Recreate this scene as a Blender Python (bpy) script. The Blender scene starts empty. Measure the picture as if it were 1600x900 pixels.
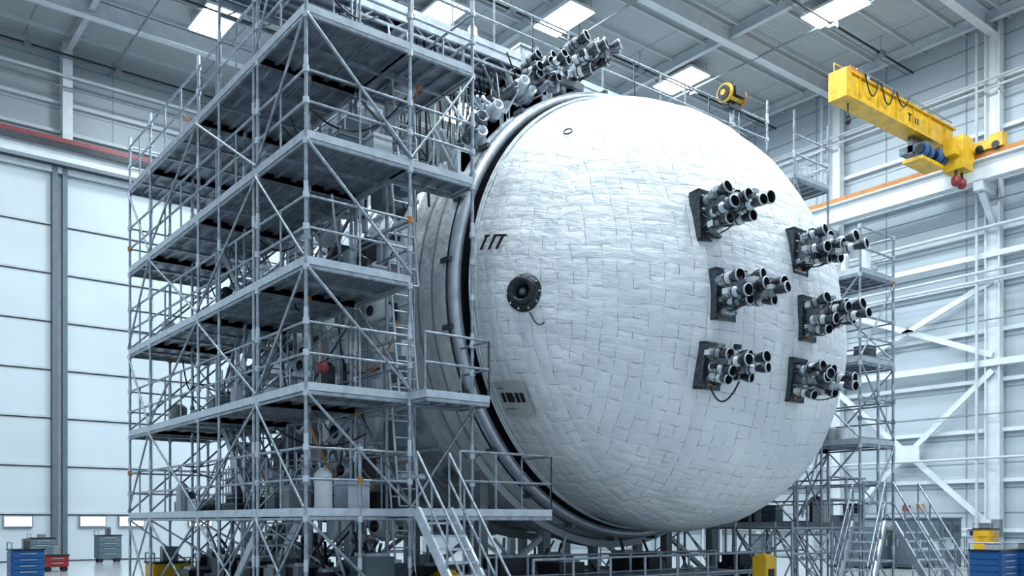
import bpy, math, random
from mathutils import Vector, Matrix, noise
random.seed(7)
H=1.9
sc=bpy.context.scene
# ------------------------------------------------------------------ materials
def mat(name,col,metal=0.0,rough=0.5,var=0.12,scale=6.0,bump=0.0,bscale=20.0,emit=None,es=0):
    m=bpy.data.materials.new(name); m.use_nodes=True
    nt=m.node_tree; b=nt.nodes['Principled BSDF']
    b.inputs['Metallic'].default_value=metal
    b.inputs['Roughness'].default_value=rough
    tc=nt.nodes.new('ShaderNodeTexCoord')
    n=nt.nodes.new('ShaderNodeTexNoise'); n.inputs['Scale'].default_value=scale; n.inputs['Detail'].default_value=4
    nt.links.new(tc.outputs['Object'],n.inputs['Vector'])
    r=nt.nodes.new('ShaderNodeValToRGB')
    r.color_ramp.elements[0].position=.3; r.color_ramp.elements[1].position=.7
    r.color_ramp.elements[0].color=tuple(c*(1-var) for c in col)+(1,)
    r.color_ramp.elements[1].color=tuple(min(1,c*(1+var)) for c in col)+(1,)
    nt.links.new(n.outputs['Fac'],r.inputs['Fac'])
    nt.links.new(r.outputs['Color'],b.inputs['Base Color'])
    if bump:
        n2=nt.nodes.new('ShaderNodeTexNoise'); n2.inputs['Scale'].default_value=bscale
        nt.links.new(tc.outputs['Object'],n2.inputs['Vector'])
        bp=nt.nodes.new('ShaderNodeBump'); bp.inputs['Strength'].default_value=bump; bp.inputs['Distance'].default_value=.05
        nt.links.new(n2.outputs['Fac'],bp.inputs['Height']); nt.links.new(bp.outputs['Normal'],b.inputs['Normal'])
    if emit:
        b.inputs['Emission Color'].default_value=emit+(1,); b.inputs['Emission Strength'].default_value=es
    return m
def panelmat(name,col,ax,bw,bh,mort,mcol,rough=.45,fine=0):
    m=mat(name,col,0,rough,.07,.25)
    nt=m.node_tree; b=nt.nodes['Principled BSDF']
    ramp=[n for n in nt.nodes if n.type=='VALTORGB'][0]
    tc=[n for n in nt.nodes if n.type=='TEX_COORD'][0]
    sp=nt.nodes.new('ShaderNodeSeparateXYZ'); cb=nt.nodes.new('ShaderNodeCombineXYZ')
    nt.links.new(tc.outputs['Object'],sp.inputs[0])
    nt.links.new(sp.outputs[ax[0]],cb.inputs[0]); nt.links.new(sp.outputs[ax[1]],cb.inputs[1])
    br=nt.nodes.new('ShaderNodeTexBrick'); br.offset=0.0
    br.inputs['Scale'].default_value=1; br.inputs['Brick Width'].default_value=bw; br.inputs['Row Height'].default_value=bh
    br.inputs['Mortar Size'].default_value=mort; br.inputs['Mortar Smooth'].default_value=.2
    nt.links.new(cb.outputs[0],br.inputs['Vector'])
    mx=nt.nodes.new('ShaderNodeMix'); mx.data_type='RGBA'
    nt.links.new(br.outputs['Fac'],mx.inputs['Factor'])
    nt.links.new(ramp.outputs['Color'],mx.inputs['A']); mx.inputs['B'].default_value=mcol+(1,)
    nt.links.new(mx.outputs['Result'],b.inputs['Base Color'])
    if fine:
        w=nt.nodes.new('ShaderNodeTexWave'); w.bands_direction='Y'; w.inputs['Scale'].default_value=fine
        nt.links.new(cb.outputs[0],w.inputs['Vector'])
        bp=nt.nodes.new('ShaderNodeBump'); bp.inputs['Strength'].default_value=.5; bp.inputs['Distance'].default_value=.04
        nt.links.new(w.outputs['Fac'],bp.inputs['Height']); nt.links.new(bp.outputs['Normal'],b.inputs['Normal'])
    return m
def blanket(name):
    m=bpy.data.materials.new(name); m.use_nodes=True
    nt=m.node_tree; b=nt.nodes['Principled BSDF']; L=nt.links.new; N=nt.nodes.new
    b.inputs['Roughness'].default_value=.45
    uv=N('ShaderNodeUVMap'); uv.uv_map='UVMap'
    def nz(scale,detail=3,src=None,rough=.5,dist=0):
        n=N('ShaderNodeTexNoise'); n.inputs['Scale'].default_value=scale; n.inputs['Detail'].default_value=detail
        n.inputs['Roughness'].default_value=rough; n.inputs['Distortion'].default_value=dist
        L(src or uv.outputs[0],n.inputs['Vector']); return n
    def math_(op,a,c):
        n=N('ShaderNodeMath'); n.operation=op
        for i,q in enumerate((a,c)):
            if isinstance(q,(int,float)): n.inputs[i].default_value=q
            elif q is not None: L(q,n.inputs[i])
        return n.outputs[0]
    def mr(a,c,src):
        r=N('ShaderNodeMapRange'); r.inputs['From Min'].default_value=a; r.inputs['From Max'].default_value=c
        L(src,r.inputs['Value']); return r.outputs[0]
    dn=nz(2.2,3)
    sub=N('ShaderNodeVectorMath'); sub.operation='SUBTRACT'; sub.inputs[1].default_value=(.5,.5,.5)
    L(dn.outputs['Color'],sub.inputs[0])
    sca=N('ShaderNodeVectorMath'); sca.operation='SCALE'; sca.inputs['Scale'].default_value=.13
    L(sub.outputs[0],sca.inputs[0])
    add=N('ShaderNodeVectorMath'); add.operation='ADD'
    L(uv.outputs[0],add.inputs[0]); L(sca.outputs[0],add.inputs[1])
    rot=N('ShaderNodeVectorRotate'); rot.rotation_type='Z_AXIS'; rot.inputs['Angle'].default_value=math.pi/2
    L(add.outputs[0],rot.inputs['Vector'])
    def brick(w,h,ms,off,sm=.35,vec=None):
        br=N('ShaderNodeTexBrick'); br.offset=off; br.inputs['Scale'].default_value=1
        br.inputs['Brick Width'].default_value=w; br.inputs['Row Height'].default_value=h
        br.inputs['Mortar Size'].default_value=ms; br.inputs['Mortar Smooth'].default_value=sm
        br.inputs['Color1'].default_value=(.86,.88,.89,1); br.inputs['Color2'].default_value=(.70,.73,.755,1)
        br.inputs['Mortar'].default_value=(.78,.80,.81,1)
        L(vec or add.outputs[0],br.inputs['Vector']); return br
    W1,H1=.50,.25
    b1=brick(W1,H1,.006,.5,.3,rot.outputs[0]); b2=brick(W1,H1,.006,.5,.3)
    mn=nz(2.3,0); dash=nz(4.6,1)
    k1=mr(.43,.50,mn.outputs['Fac']); k2=mr(.54,.47,mn.outputs['Fac'])
    seam0=math_('MAXIMUM',math_('MULTIPLY',b1.outputs['Fac'],k1),math_('MULTIPLY',b2.outputs['Fac'],k2))
    dk=math_('ADD',math_('MULTIPLY',mr(.45,.60,dash.outputs['Fac']),.84),.16)
    seam=math_('MULTIPLY',seam0,dk)
    pil1=brick(W1,H1,.11,.5,1.0,rot.outputs[0]); pil2=brick(W1,H1,.11,.5,1.0)
    pil=math_('MAXIMUM',math_('MULTIPLY',pil1.outputs['Fac'],k1),math_('MULTIPLY',pil2.outputs['Fac'],k2))
    big=nz(.7,5)
    rb=N('ShaderNodeValToRGB'); rb.color_ramp.elements[0].position=.33; rb.color_ramp.elements[1].position=.60
    rb.color_ramp.elements[0].color=(.66,.70,.73,1); rb.color_ramp.elements[1].color=(.82,.85,.865,1)
    L(big.outputs['Fac'],rb.inputs['Fac'])
    mb=N('ShaderNodeMix'); mb.data_type='RGBA'; mb.inputs['Factor'].default_value=.25
    L(rb.outputs['Color'],mb.inputs['A']); L(b1.outputs['Color'],mb.inputs['B'])
    mc=N('ShaderNodeMix'); mc.data_type='RGBA'; mc.inputs['B'].default_value=(.10,.115,.13,1)
    L(math_('MULTIPLY',seam,.85),mc.inputs['Factor']); L(mb.outputs['Result'],mc.inputs['A'])
    L(mc.outputs['Result'],b.inputs['Base Color'])
    mp=N('ShaderNodeMapping'); mp.inputs['Scale'].default_value=(.9,4.5,1); mp.inputs['Rotation'].default_value=(0,0,.25); L(uv.outputs[0],mp.inputs['Vector'])
    w1=nz(1.5,4,mp.outputs[0],.55,.6); w2=nz(12,4,None,.6,.9)
    rd=math_('ABSOLUTE',math_('SUBTRACT',w1.outputs['Fac'],.5),None)
    r2=math_('ABSOLUTE',math_('SUBTRACT',w2.outputs['Fac'],.5),None)
    h=math_('ADD',math_('MULTIPLY',rd,-.8),math_('MULTIPLY',r2,-.24))
    h=math_('ADD',h,math_('MULTIPLY',pil,-.22)); h=math_('ADD',h,math_('MULTIPLY',seam0,-.05))
    bp=N('ShaderNodeBump'); bp.inputs['Strength'].default_value=.6; bp.inputs['Distance'].default_value=.09
    L(h,bp.inputs['Height']); L(bp.outputs['Normal'],b.inputs['Normal'])
    return m
M=dict(
 galv=mat('galvanized_steel',(.33,.375,.42),.7,.34,.3,8),
 alu=mat('aluminium_light',(.55,.605,.66),.5,.32,.15,5),
 deckm=mat('deck_plank_metal',(.24,.275,.32),.6,.42,.35,3),
 white=mat('white_paint',(.60,.645,.675),0,.4,.08,2),
 offw=mat('offwhite_paint',(.46,.51,.545),0,.5,.1,1.5),
 grey=mat('grey_paint',(.20,.23,.25),.2,.45,.25,4),
 dark=mat('dark_metal',(.022,.026,.032),.5,.35,.4,10),
 gun=mat('gunmetal',(.13,.148,.165),.8,.32,.35,10),
 bell=mat('nozzle_bell_metal',(.085,.096,.11),.85,.3,.4,12),
 black=mat('black_rubber',(.010,.011,.013),0,.5,.3,10),
 yellow=mat('yellow_paint',(.66,.38,.015),0,.38,.25,2.5),
 orange=mat('orange_paint',(.42,.16,.03),0,.45,.2,5),
 red=mat('red_paint',(.22,.02,.025),0,.45,.15,5),
 blue=mat('blue_paint',(.010,.085,.26),0,.4,.15,5),
 slate=mat('slate_cabinet_paint',(.09,.13,.155),.1,.45,.12,3),
 foil=mat('wrapped_foil',(.50,.54,.57),.15,.45,.25,2.5,.7,4),
 cloth=mat('white_wrap_fabric',(.64,.68,.71),0,.55,.2,2.5,.9,5),
 lamp=mat('lamp_diffuser',(1,1,1),0,.5,0,1,emit=(.88,.97,1.0),es=14),
 glow=mat('window_glass_lit',(1,1,1),0,.3,0,1,emit=(.85,.95,1.0),es=1.5),
 beige=mat('label_backing',(.44,.455,.44),0,.6,.08,8),
)
M['blanket']=blanket('quilted_thermal_blanket')
# ------------------------------------------------------------------ mesh builder
class MB:
    def __init__(s,mats): s.v=[];s.f=[];s.m=[];s.s=[];s.mats=mats
    def mi(s,k):
        if k not in s.mats: s.mats.append(k)
        return s.mats.index(k)
    def add(s,vs,fs,k,sm=False):
        o=len(s.v); s.v+= [tuple(v) for v in vs]; i=s.mi(k)
        for f in fs: s.f.append(tuple(a+o for a in f)); s.m.append(i); s.s.append(sm)
    def box(s,x0,x1,y0,y1,z0,z1,k):
        vs=[(x0,y0,z0),(x1,y0,z0),(x1,y1,z0),(x0,y1,z0),(x0,y0,z1),(x1,y0,z1),(x1,y1,z1),(x0,y1,z1)]
        s.add(vs,[(0,3,2,1),(4,5,6,7),(0,1,5,4),(1,2,6,5),(2,3,7,6),(3,0,4,7)],k)
    def frame(s,a,b):
        a=Vector(a);b=Vector(b);d=(b-a).normalized()
        u=Vector((0,0,1)) if abs(d.z)<.95 else Vector((0,1,0))
        x=d.cross(u).normalized(); y=x.cross(d).normalized()
        return a,b,d,x,y
    def tube(s,a,b,r,k='galv',n=8,r2=None,caps=True):
        a,b,d,x,y=s.frame(a,b); r2=r if r2 is None else r2
        vs=[]
        for p,rr in((a,r),(b,r2)):
            for i in range(n):
                t=2*math.pi*i/n; vs.append(p+x*math.cos(t)*rr+y*math.sin(t)*rr)
        s.add(vs,[(i,(i+1)%n,n+(i+1)%n,n+i) for i in range(n)],k,True)
        if caps: s.add(vs,[tuple(range(n))[::-1],tuple(range(n,2*n))],k)
    def beam(s,a,b,w,h,k,off=(0,0)):
        a,b,d,x,y=s.frame(a,b)
        vs=[]
        for p in(a,b):
            for sx,sy in((-1,-1),(1,-1),(1,1),(-1,1)): vs.append(p+x*(sx*w/2+off[0])+y*(sy*h/2+off[1]))
        s.add(vs,[(0,1,2,3)[::-1],(4,5,6,7),(0,1,5,4),(1,2,6,5),(2,3,7,6),(3,0,4,7)],k)
    def ibeam(s,a,b,w,h,k,t=.04):
        s.beam(a,b,t,h,k); s.beam(a,b,w,t,k,(0,h/2)); s.beam(a,b,w,t,k,(0,-h/2))
    def lathe(s,o,ax,prof,k,n=16):
        o=Vector(o); ax=Vector(ax).normalized(); _,_,d,x,y=s.frame(o,o+ax)
        vs=[]
        for (h,r) in prof:
            for i in range(n):
                t=2*math.pi*i/n; vs.append(o+d*h+x*math.cos(t)*r+y*math.sin(t)*r)
        fs=[]
        for j in range(len(prof)-1):
            for i in range(n):
                fs.append((j*n+i,j*n+(i+1)%n,(j+1)*n+(i+1)%n,(j+1)*n+i))
        s.add(vs,fs,k,True)
    def path(s,pts,r,k,n=6):
        for a,b in zip(pts[:-1],pts[1:]):
            if (Vector(b)-Vector(a)).length>1e-4: s.tube(a,b,r,k,n,caps=False)
    def hose(s,a,b,sag,r,k,n=10):
        a=Vector(a);b=Vector(b);pts=[]
        for i in range(n+1):
            t=i/n; p=a.lerp(b,t); p.z-=sag*4*t*(1-t); pts.append(p)
        s.path(pts,r,k)
    def obj(s,name,parent=None):
        me=bpy.data.meshes.new(name); me.from_pydata(s.v,[],s.f)
        for k in s.mats: me.materials.append(M[k])
        me.polygons.foreach_set('material_index',s.m); me.polygons.foreach_set('use_smooth',s.s)
        me.update()
        o=bpy.data.objects.new(name,me); sc.collection.objects.link(o)
        if parent: o.parent=parent
        return o
def empty(name,loc=(0,0,0)):
    o=bpy.data.objects.new(name,None); sc.collection.objects.link(o); return o
# ------------------------------------------------------------------ room
XW=43.0; YW=47.65; ZC=H+23.0
X0=-14; Y0=-12
M['floorm']=panelmat('polished_concrete',(.36,.39,.41),(0,1),6,6,.02,(.18,.2,.21),.16)
M['wallb']=panelmat('insulated_wall_panel_b',(.33,.38,.41),(0,2),6,1.15,.035,(.2,.24,.27),.5,0)
M['wallr']=panelmat('insulated_wall_panel_r',(.40,.46,.505),(1,2),4,1.15,.045,(.20,.25,.29),.5,0)
M['ceilm']=panelmat('ceiling_panel',(.38,.42,.44),(0,1),8,2.0,.04,(.2,.23,.25),.5,1.6)
M['doorm']=panelmat('hangar_door_skin',(.51,.58,.62),(0,2),4.6,2.3,.03,(.28,.35,.40),.4,0)
b=MB([]); b.box(X0,XW+.3,Y0,YW+.3,-.2,0,'floorm'); b.obj('floor')
b=MB([]); b.box(X0,XW+.3,YW,YW+.3,0,ZC,'wallb'); b.obj('wall_back')
b=MB([]); b.box(XW,XW+.3,Y0,YW,0,ZC,'wallr'); b.obj('wall_right')
b=MB([]); b.box(X0,XW+.3,Y0,YW+.3,ZC,ZC+.3,'ceilm'); b.obj('ceiling')
b=MB([])
for y in (2.6,10.6,18.6,26.6,34.6,42.6):
    b.ibeam((X0,y,ZC-.4),(XW,y,ZC-.4),.4,.7,'white')
for x in (1.8,9.8,17.8,25.8,33.8,41.8):
    b.ibeam((x,Y0,ZC-.28),(x,YW,ZC-.28),.25,.45,'offw')
y=-10
while y<YW:
    b.box(X0,XW,y-.05,y+.05,ZC-.16,ZC,'offw'); y+=2.0
x=3.8
while x<XW:
    b.tube((x,0,ZC-.75),(x,YW,ZC-.75),.05,'grey',6); x+=8
for i in range(5):
    y=14.6+8*i
    b.tube((2,y,ZC-.8),(XW,y,ZC-.8),.05,'dark',6); b.tube((2,y+.3,ZC-.8),(XW,y+.3,ZC-.8),.03,'grey',6)
    for q in range(10): xx=4+4*q; b.tube((xx,y,ZC-.8),(xx,y,ZC),.015,'grey',5); b.box(xx-.15,xx+.15,y-.15,y+.15,ZC-.95,ZC-.7,'grey')
b.obj('trim_1')
b=MB([])
for y in (2.6,10.6,18.6,26.6,34.6,42.6):
    b.ibeam((XW-.35,y,0),(XW-.35,y,ZC),.45,.6,'white',.06)
z=1.5
while z<ZC-1:
    b.box(XW-.22,XW,Y0,YW,z-.09,z+.09,'white'); z+=2.3
cols=[2.6,10.6,18.6,26.6,34.6,42.6]
for y0,y1 in((18.6,26.6),(34.6,42.6),(2.6,10.6)):
    for z0,z1 in((H-.3,H+6.9),(H+7.6,H+11.0)):
        b.beam((XW-.5,y0,z0),(XW-.5,y1,z1),.12,.26,'white'); b.beam((XW-.5,y0,z1),(XW-.5,y1,z0),.12,.26,'white')
        ym=(y0+y1)/2; zm=(z0+z1)/2
        if z0<H+5: b.beam((XW-.52,ym-.6,zm),(XW-.52,ym+.6,zm),.14,.8,'white')
b.beam((XW-.45,Y0,H+7.25),(XW-.45,YW,H+7.25),.35,.3,'white')
b.beam((XW-.45,Y0,H+12.2),(XW-.45,YW,H+12.2),.3,.25,'white')
for z,r in((H+13.4,.09),(H+11.4,.07),(H+11.0,.07),(H+2.9,.06),(H+20.1,.06),(H+19.7,.06)):
    b.tube((XW-.8,Y0,z),(XW-.8,YW,z),r,'offw',8)
for z in(H+14.6,H+9.2,H+4.9): b.tube((XW-.7,Y0,z),(XW-.7,YW,z),.035,'grey',6)
for y in cols:
    b.tube((XW-.75,y+.6,0),(XW-.75,y+.6,ZC-.5),.07,'offw',8)
    b.box(XW-1.0,XW-.6,y-.5,y-.15,1.2,2.0,'grey')
b.box(XW-.3,XW-.24,22.6,23.0,2.4,2.7,'red'); b.box(XW-.3,XW-.24,21.9,22.3,2.5,2.75,'orange')
b.obj('trim_2')
rz=H+16.3
b=MB([])
b.ibeam((41.3,Y0,rz-.6),(41.3,YW,rz-.6),.5,.9,'white',.07)
b.beam((41.2,Y0,rz),(41.2,YW,rz),.22,.24,'orange')
for y in cols:
    b.box(41.05,42.6,y-.2,y+.2,rz-1.5,rz-1.06,'white'); b.beam((41.4,y,rz-1.5),(42.6,y,rz-2.7),.25,.2,'white')
b.obj('crane_runway_beam')
b=MB([])
for x in (-6.2,1.8,9.8,17.8,25.8,33.8,41.0):
    b.ibeam((x,YW-.35,H+17.2),(x,YW-.35,ZC),.45,.6,'white',.06)
for z in (H+18.8,H+20.2,H+21.6): b.box(X0,XW,YW-.2,YW,z-.08,z+.08,'offw')
b.tube((X0,YW-.8,H+21.3),(XW,YW-.8,H+21.3),.07,'offw'); b.tube((X0,YW-.9,H+20.7),(XW,YW-.9,H+20.7),.05,'grey')
b.obj('trim_3')
b=MB([])
b.ibeam((X0,46.5,H+17.4),(40.9,46.5,H+17.4),.5,.8,'white',.07)
b.beam((X0,46.5,H+17.95),(40.9,46.5,H+17.95),.3,.3,'red')
b.beam((X0,46.2,H+17.68),(40.9,46.2,H+17.68),.08,.3,'dark')
b.obj('crane_runway_beam')
def door(name,x0,x1):
    b=MB([]); b.box(x0,x1,YW-.45,YW-.1,.05,H+16.6,'doorm')
    z=2.3
    while z<H+16.3:
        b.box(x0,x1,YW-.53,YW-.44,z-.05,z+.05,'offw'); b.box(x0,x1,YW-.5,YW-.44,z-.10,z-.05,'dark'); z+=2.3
    return b.obj(name)
door('door_1',X0+.5,9.1); door('door_2',9.8,30)
b=MB([])
b.box(9.12,9.36,YW-.75,YW-.2,0,H+16.9,'slate'); b.box(9.56,9.78,YW-.75,YW-.2,0,H+16.9,'slate'); b.box(9.36,9.56,YW-.4,YW-.2,0,H+16.9,'offw')
b.box(X0,30,YW-.7,YW-.05,H+16.62,H+16.9,'offw')
b.obj('trim_4')
for i,x in enumerate((7.7,10.95,12.75,4.2,16.2)):
    b=MB([]); b.box(x-.62,x+.62,YW-.58,YW-.46,H-.28,H+.28,'grey'); b.box(x-.56,x+.56,YW-.62,YW-.57,H-.22,H+.22,'glow')
    b.obj('window_%d'%(i+1))
lampsxy=[(14.3,39.8),(22,33.2),(26.5,30.0),(34.9,30.5),(35.4,22.1),(28.2,40.3),(36,40.8),(9.5,31),(9.5,22),(18,22),(27,22),(18,12.5),(27,12.5),(36,12.5),(9.5,12.5),(2,22),(2,12.5),(27,4),(18,4),(36,4),(2,31),(8,4)]
for i,(x,y) in enumerate(lampsxy):
    e=empty('ceiling_light' if i==0 else 'ceiling_light.%03d'%i)
    b=MB([]); b.box(x-.75,x+.75,y-1.3,y+1.3,ZC-.62,ZC-.5,'white')
    for sx in(-.35,.35): b.box(x+sx-.33,x+sx+.33,y-1.25,y+1.25,ZC-.66,ZC-.61,'lamp')
    for dx,dy in((-.65,-1.1),(.65,-1.1),(-.65,1.1),(.65,1.1)): b.tube((x+dx,y+dy,ZC-.5),(x+dx,y+dy,ZC),.015,'grey',5)
    b.obj('fixture',e)
    ld=bpy.data.lights.new('area','AREA'); ld.shape='RECTANGLE'; ld.size=1.4; ld.size_y=2.5; ld.energy=1080; ld.color=(.84,.945,1.0)
    lo=bpy.data.objects.new('lamp',ld); lo.location=(x,y,ZC-.7); sc.collection.objects.link(lo); lo.parent=e
# ------------------------------------------------------------------ spacecraft
XC=14.55; YR=13.9; ZS=H+4.53; R=4.65; LD=3.95; DR=.165
def PP(th): return 2.23-.16*math.sin(th)
def rhoT(s,th):
    P=PP(th); return R*max(0,1-(max(0,s)/LD)**P)**(1/P)
def dpos(s,th):
    r=rhoT(s,th); return Vector((XC-r*math.cos(th),YR-s,ZS+r*math.sin(th)-DR*s))
def dnorm(s,th):
    s=min(max(s,.02),LD-.05); a=dpos(s+.01,th)-dpos(s-.01,th); c=dpos(s,th+.01)-dpos(s,th-.01)
    n=a.cross(c).normalized(); o=dpos(s,th)-Vector((XC,YR-s*.5,ZS))
    return n if n.dot(o)>0 else -n
ship=empty('spacecraft_module')
NT=384; NP=160
vs=[];fs=[];uvs=[];arc=[0];prevp=None;sl=[]
for j in range(NP+1):
    t=math.pi/2*j/NP
    s0,r0=LD*math.sin(t)**(2/2.25),R*math.cos(t)**(2/2.25) if j<NP else 0.0
    if prevp: arc.append(arc[-1]+math.hypot(s0-prevp[0],r0-prevp[1]))
    prevp=(s0,r0); sl.append(s0)
    for i in range(NT):
        th=2*math.pi*i/NT; P=PP(th)
        s=LD*math.sin(t)**(2/P) if t>0 else 0; r=R*math.cos(t)**(2/P) if j<NP else 0.0
        v=Vector((XC-r*math.cos(th),YR-s,ZS+r*math.sin(th)-DR*s))
        d=noise.noise(v*.8)*.035+noise.noise(v*2.1)*.022
        g=math.exp(-((s0-1.75)/.6)**2); d+=g*.032*noise.noise(Vector((arc[-1]*1.2,th*R*3.2,3.1)))
        n=Vector((v.x-XC,-(s*1.1),v.z-ZS)).normalized()
        vs.append(v+n*d)
split=next(j for j in range(NP) if sl[j]>1.9)
for j in range(NP):
    for i in range(NT):
        i2=(i+1)%NT
        fs.append((j*NT+i,(j+1)*NT+i,(j+1)*NT+i2,j*NT+i2))
        if j<split:
            u0=2*math.pi*i/NT*R; u1=2*math.pi*(i+1)/NT*R
            uvs+=[(arc[j],u0),(arc[j+1],u0),(arc[j+1],u1),(arc[j],u1)]
        else:
            for (jj,ii) in((j,i),(j+1,i),(j+1,i+1),(j,i+1)):
                th=2*math.pi*ii/NT; rr=(arc[-1]-arc[jj])*.93
                uvs.append((-rr*math.cos(th)+50,rr*math.sin(th)+50))
me=bpy.data.meshes.new('nose_dome'); me.from_pydata(vs,[],fs)
uvl=me.uv_layers.new(name='UVMap')
for k,u in enumerate(uvs): uvl.data[k].uv=u
me.materials.append(M['blanket'])
for p in me.polygons: p.use_smooth=True
o=bpy.data.objects.new('nose_dome',me); sc.collection.objects.link(o); o.parent=ship
b=MB([])
for s0,rad,kk in((.05,.03,'cloth'),(.12,.02,'cloth')):
    pts=[dpos(s0,2*math.pi*i/128)+dnorm(s0,2*math.pi*i/128)*.03 for i in range(129)]; b.path(pts,rad,kk,6)
b.obj('blanket_hems',ship)
b=MB([])
def ring(prof,k,n=128): b.lathe((XC,0,ZS),(0,1,0),prof,k,n)
ring([(YR-.02,4.66),(YR+.02,4.62),(YR+.03,4.3),(YR+.22,4.3)],'dark')
ring([(YR+.22,4.25),(YR+.22,4.80)],'dark')
ring([(YR+.22,4.72),(YR+.17,4.74),(YR+.17,4.84),(YR+.24,4.9),(YR+.36,4.92),(YR+.38,4.86)],'alu')
ring([(YR+.38,4.86),(YR+.42,4.84),(YR+.46,4.9)],'dark')
ring([(YR+.46,4.9),(YR+.6,4.93),(YR+1.2,4.94),(YR+1.9,4.9),(YR+1.95,4.96),(YR+2.05,4.96),(YR+2.1,4.7)],'cloth')
for yy in(.85,1.35): ring([(YR+yy,4.93),(YR+yy,4.955),(YR+yy+.03,4.955),(YR+yy+.03,4.93)],'grey')
ring([(YR+2.1,4.7),(YR+9.8,4.7),(YR+10.0,4.6),(YR+11.5,3.2),(YR+11.8,2.6),(YR+11.8,0)],'foil')
for y in (3.4,4.9,6.4,7.9,9.4): ring([(YR+y,4.69),(YR+y,4.8),(YR+y+.14,4.8),(YR+y+.14,4.69)],'alu')
for i in range(80):
    t=2*math.pi*i/80; c,s_=math.cos(t),math.sin(t)
    b.tube((XC-c*4.3,YR+.14,ZS+s_*4.3),(XC-c*4.5,YR+.14,ZS+s_*4.5),.035,'gun',6)
for i in range(28):
    t=2*math.pi*i/28; c,s_=math.cos(t),math.sin(t)
    b.beam((XC-c*4.74,YR+2.1,ZS+s_*4.74),(XC-c*4.74,YR+9.6,ZS+s_*4.74),.08,.08,'alu')
for i in range(90):
    t=random.uniform(-1.0,2.2); y=YR+random.uniform(2.2,9.2); c,s_=math.cos(t),math.sin(t); w=random.uniform(.1,.3)
    b.beam((XC-c*4.7,y,ZS+s_*4.7),(XC-c*(4.82+w*.3),y,ZS+s_*(4.82+w*.3)),w,w*1.5,random.choice(['white','grey','dark','alu','foil']))
for i in range(24):
    t=2*math.pi*i/24+.1; c,s_=math.cos(t),math.sin(t)
    b.beam((XC-c*4.94,YR+.26,ZS+s_*4.94),(XC-c*4.94,YR+.55,ZS+s_*4.94),.09,.09,'gun')
b.obj('aft_body',ship)
def patch(b,s,th,u0,u1,v0,v1,k,off,skew=0):
    n=4; vsx=[]
    for a in range(n+1):
        for c in range(n+1):
            u=u0+(u1-u0)*a/n; v=v0+(v1-v0)*c/n
            ss=s+u+skew*v; tt=th+v/rhoT(s,th)
            vsx.append(dpos(ss,tt)+dnorm(ss,tt)*off)
    fsx=[(a*(n+1)+c,a*(n+1)+c+1,(a+1)*(n+1)+c+1,(a+1)*(n+1)+c) for a in range(n) for c in range(n)]
    b.add(vsx,fsx,k)
b=MB([])
th=math.asin(.16)
for q in (.05,.27,.46):
    patch(b,.36,th,q,q+.075,-.15,.09,'dark',.075,.45)
patch(b,.36,th,.02,.16,.09,.135,'dark',.075,.45); patch(b,.36,th,.26,.58,.09,.135,'dark',.075,.45)
th=math.radians(-27)
patch(b,.45,th,-.12,.66,-.36,.34,'beige',.07)
for q in(0,.13,.22,.36,.48): patch(b,.45,th,q,q+.09,-.06,.13,'black',.08)
patch(b,.45,th,.24,.34,.02,.05,'black',.08)
patch(b,.45,th,-.05,.12,.2,.23,'grey',.08)
patch(b,.45,th,.0,.3,-.2,-.18,'grey',.08)
th=math.radians(103)
patch(b,1.75,th,-.35,.35,-.1,.14,'grey',.06); patch(b,1.75,th,-.3,-.05,-.07,.11,'dark',.07); patch(b,1.75,th,.0,.28,-.07,.11,'dark',.07)
pts=[dpos(1.3+.08*math.cos(a*.7),math.radians(42)+.02*math.sin(a*.7))+dnorm(1.3,math.radians(42))*.06 for a in range(10)]
b.path(pts,.014,'dark')
b.obj('hull_markings',ship)
b=MB([])
sp=1.40; tp=math.asin(-.045)
p=dpos(sp,tp); n=(dnorm(sp,tp)+Vector((0,-.3,0))).normalized()
b.lathe(p-n*.05,n,[(0,.34),(.08,.34),(.13,.31),(.13,.25),(.30,.25),(.33,.22),(.33,.16),(.12,.13),(.12,0)],'dark',32)
b.lathe(p,n,[(.11,.26),(.13,.27),(.15,.26)],'gun',32)
b.lathe(p,n,[(.10,0),(.10,.07),(.12,.08)],'gun',24)
for i in range(10):
    t=i*math.tau/10; _,_,d,x,y=b.frame(p,p+n); q=p+x*math.cos(t)*.3+y*math.sin(t)*.3
    b.tube(q+n*.04,q+n*.1,.02,'alu',6)
b.hose(dpos(sp+.1,tp-.08)+n*.06,dpos(sp+.35,tp-.12)+n*.06,.12,.012,'black')
b.obj('side_port',ship)
def nozzle(b,o,d,ln,r,kb='white'):
    d=Vector(d).normalized(); o=Vector(o)
    b.lathe(o,d,[(0,0),(0,r*.85),(ln*.16,r*.85),(ln*.18,r*.68),(ln*.25,r*.68),(ln*.27,r*.95),(ln*.54,r*.95),(ln*.58,r*.6)],kb,14)
    b.lathe(o,d,[(ln*.2,r*.7),(ln*.2,r*.78),(ln*.23,r*.78),(ln*.23,r*.7)],'gun',14)
    b.lathe(o,d,[(ln*.38,r*.96),(ln*.38,r*1.02),(ln*.42,r*1.02),(ln*.42,r*.96)],'dark',14)
    b.lathe(o,d,[(ln*.56,r*.62),(ln*.62,r*.6),(ln*.68,r*.8),(ln*.84,r*.95),(ln*1.0,r*1.02)],'bell',16)
    b.lathe(o,d,[(ln*1.0,r*.9),(ln*.84,r*.8),(ln*.7,r*.4),(ln*.68,0)],'black',16)
    b.lathe(o,d,[(ln*.95,r*1.0),(ln*.97,r*1.07),(ln*1.0,r*1.05),(ln*1.0,r*.9)],'alu',16)
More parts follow.
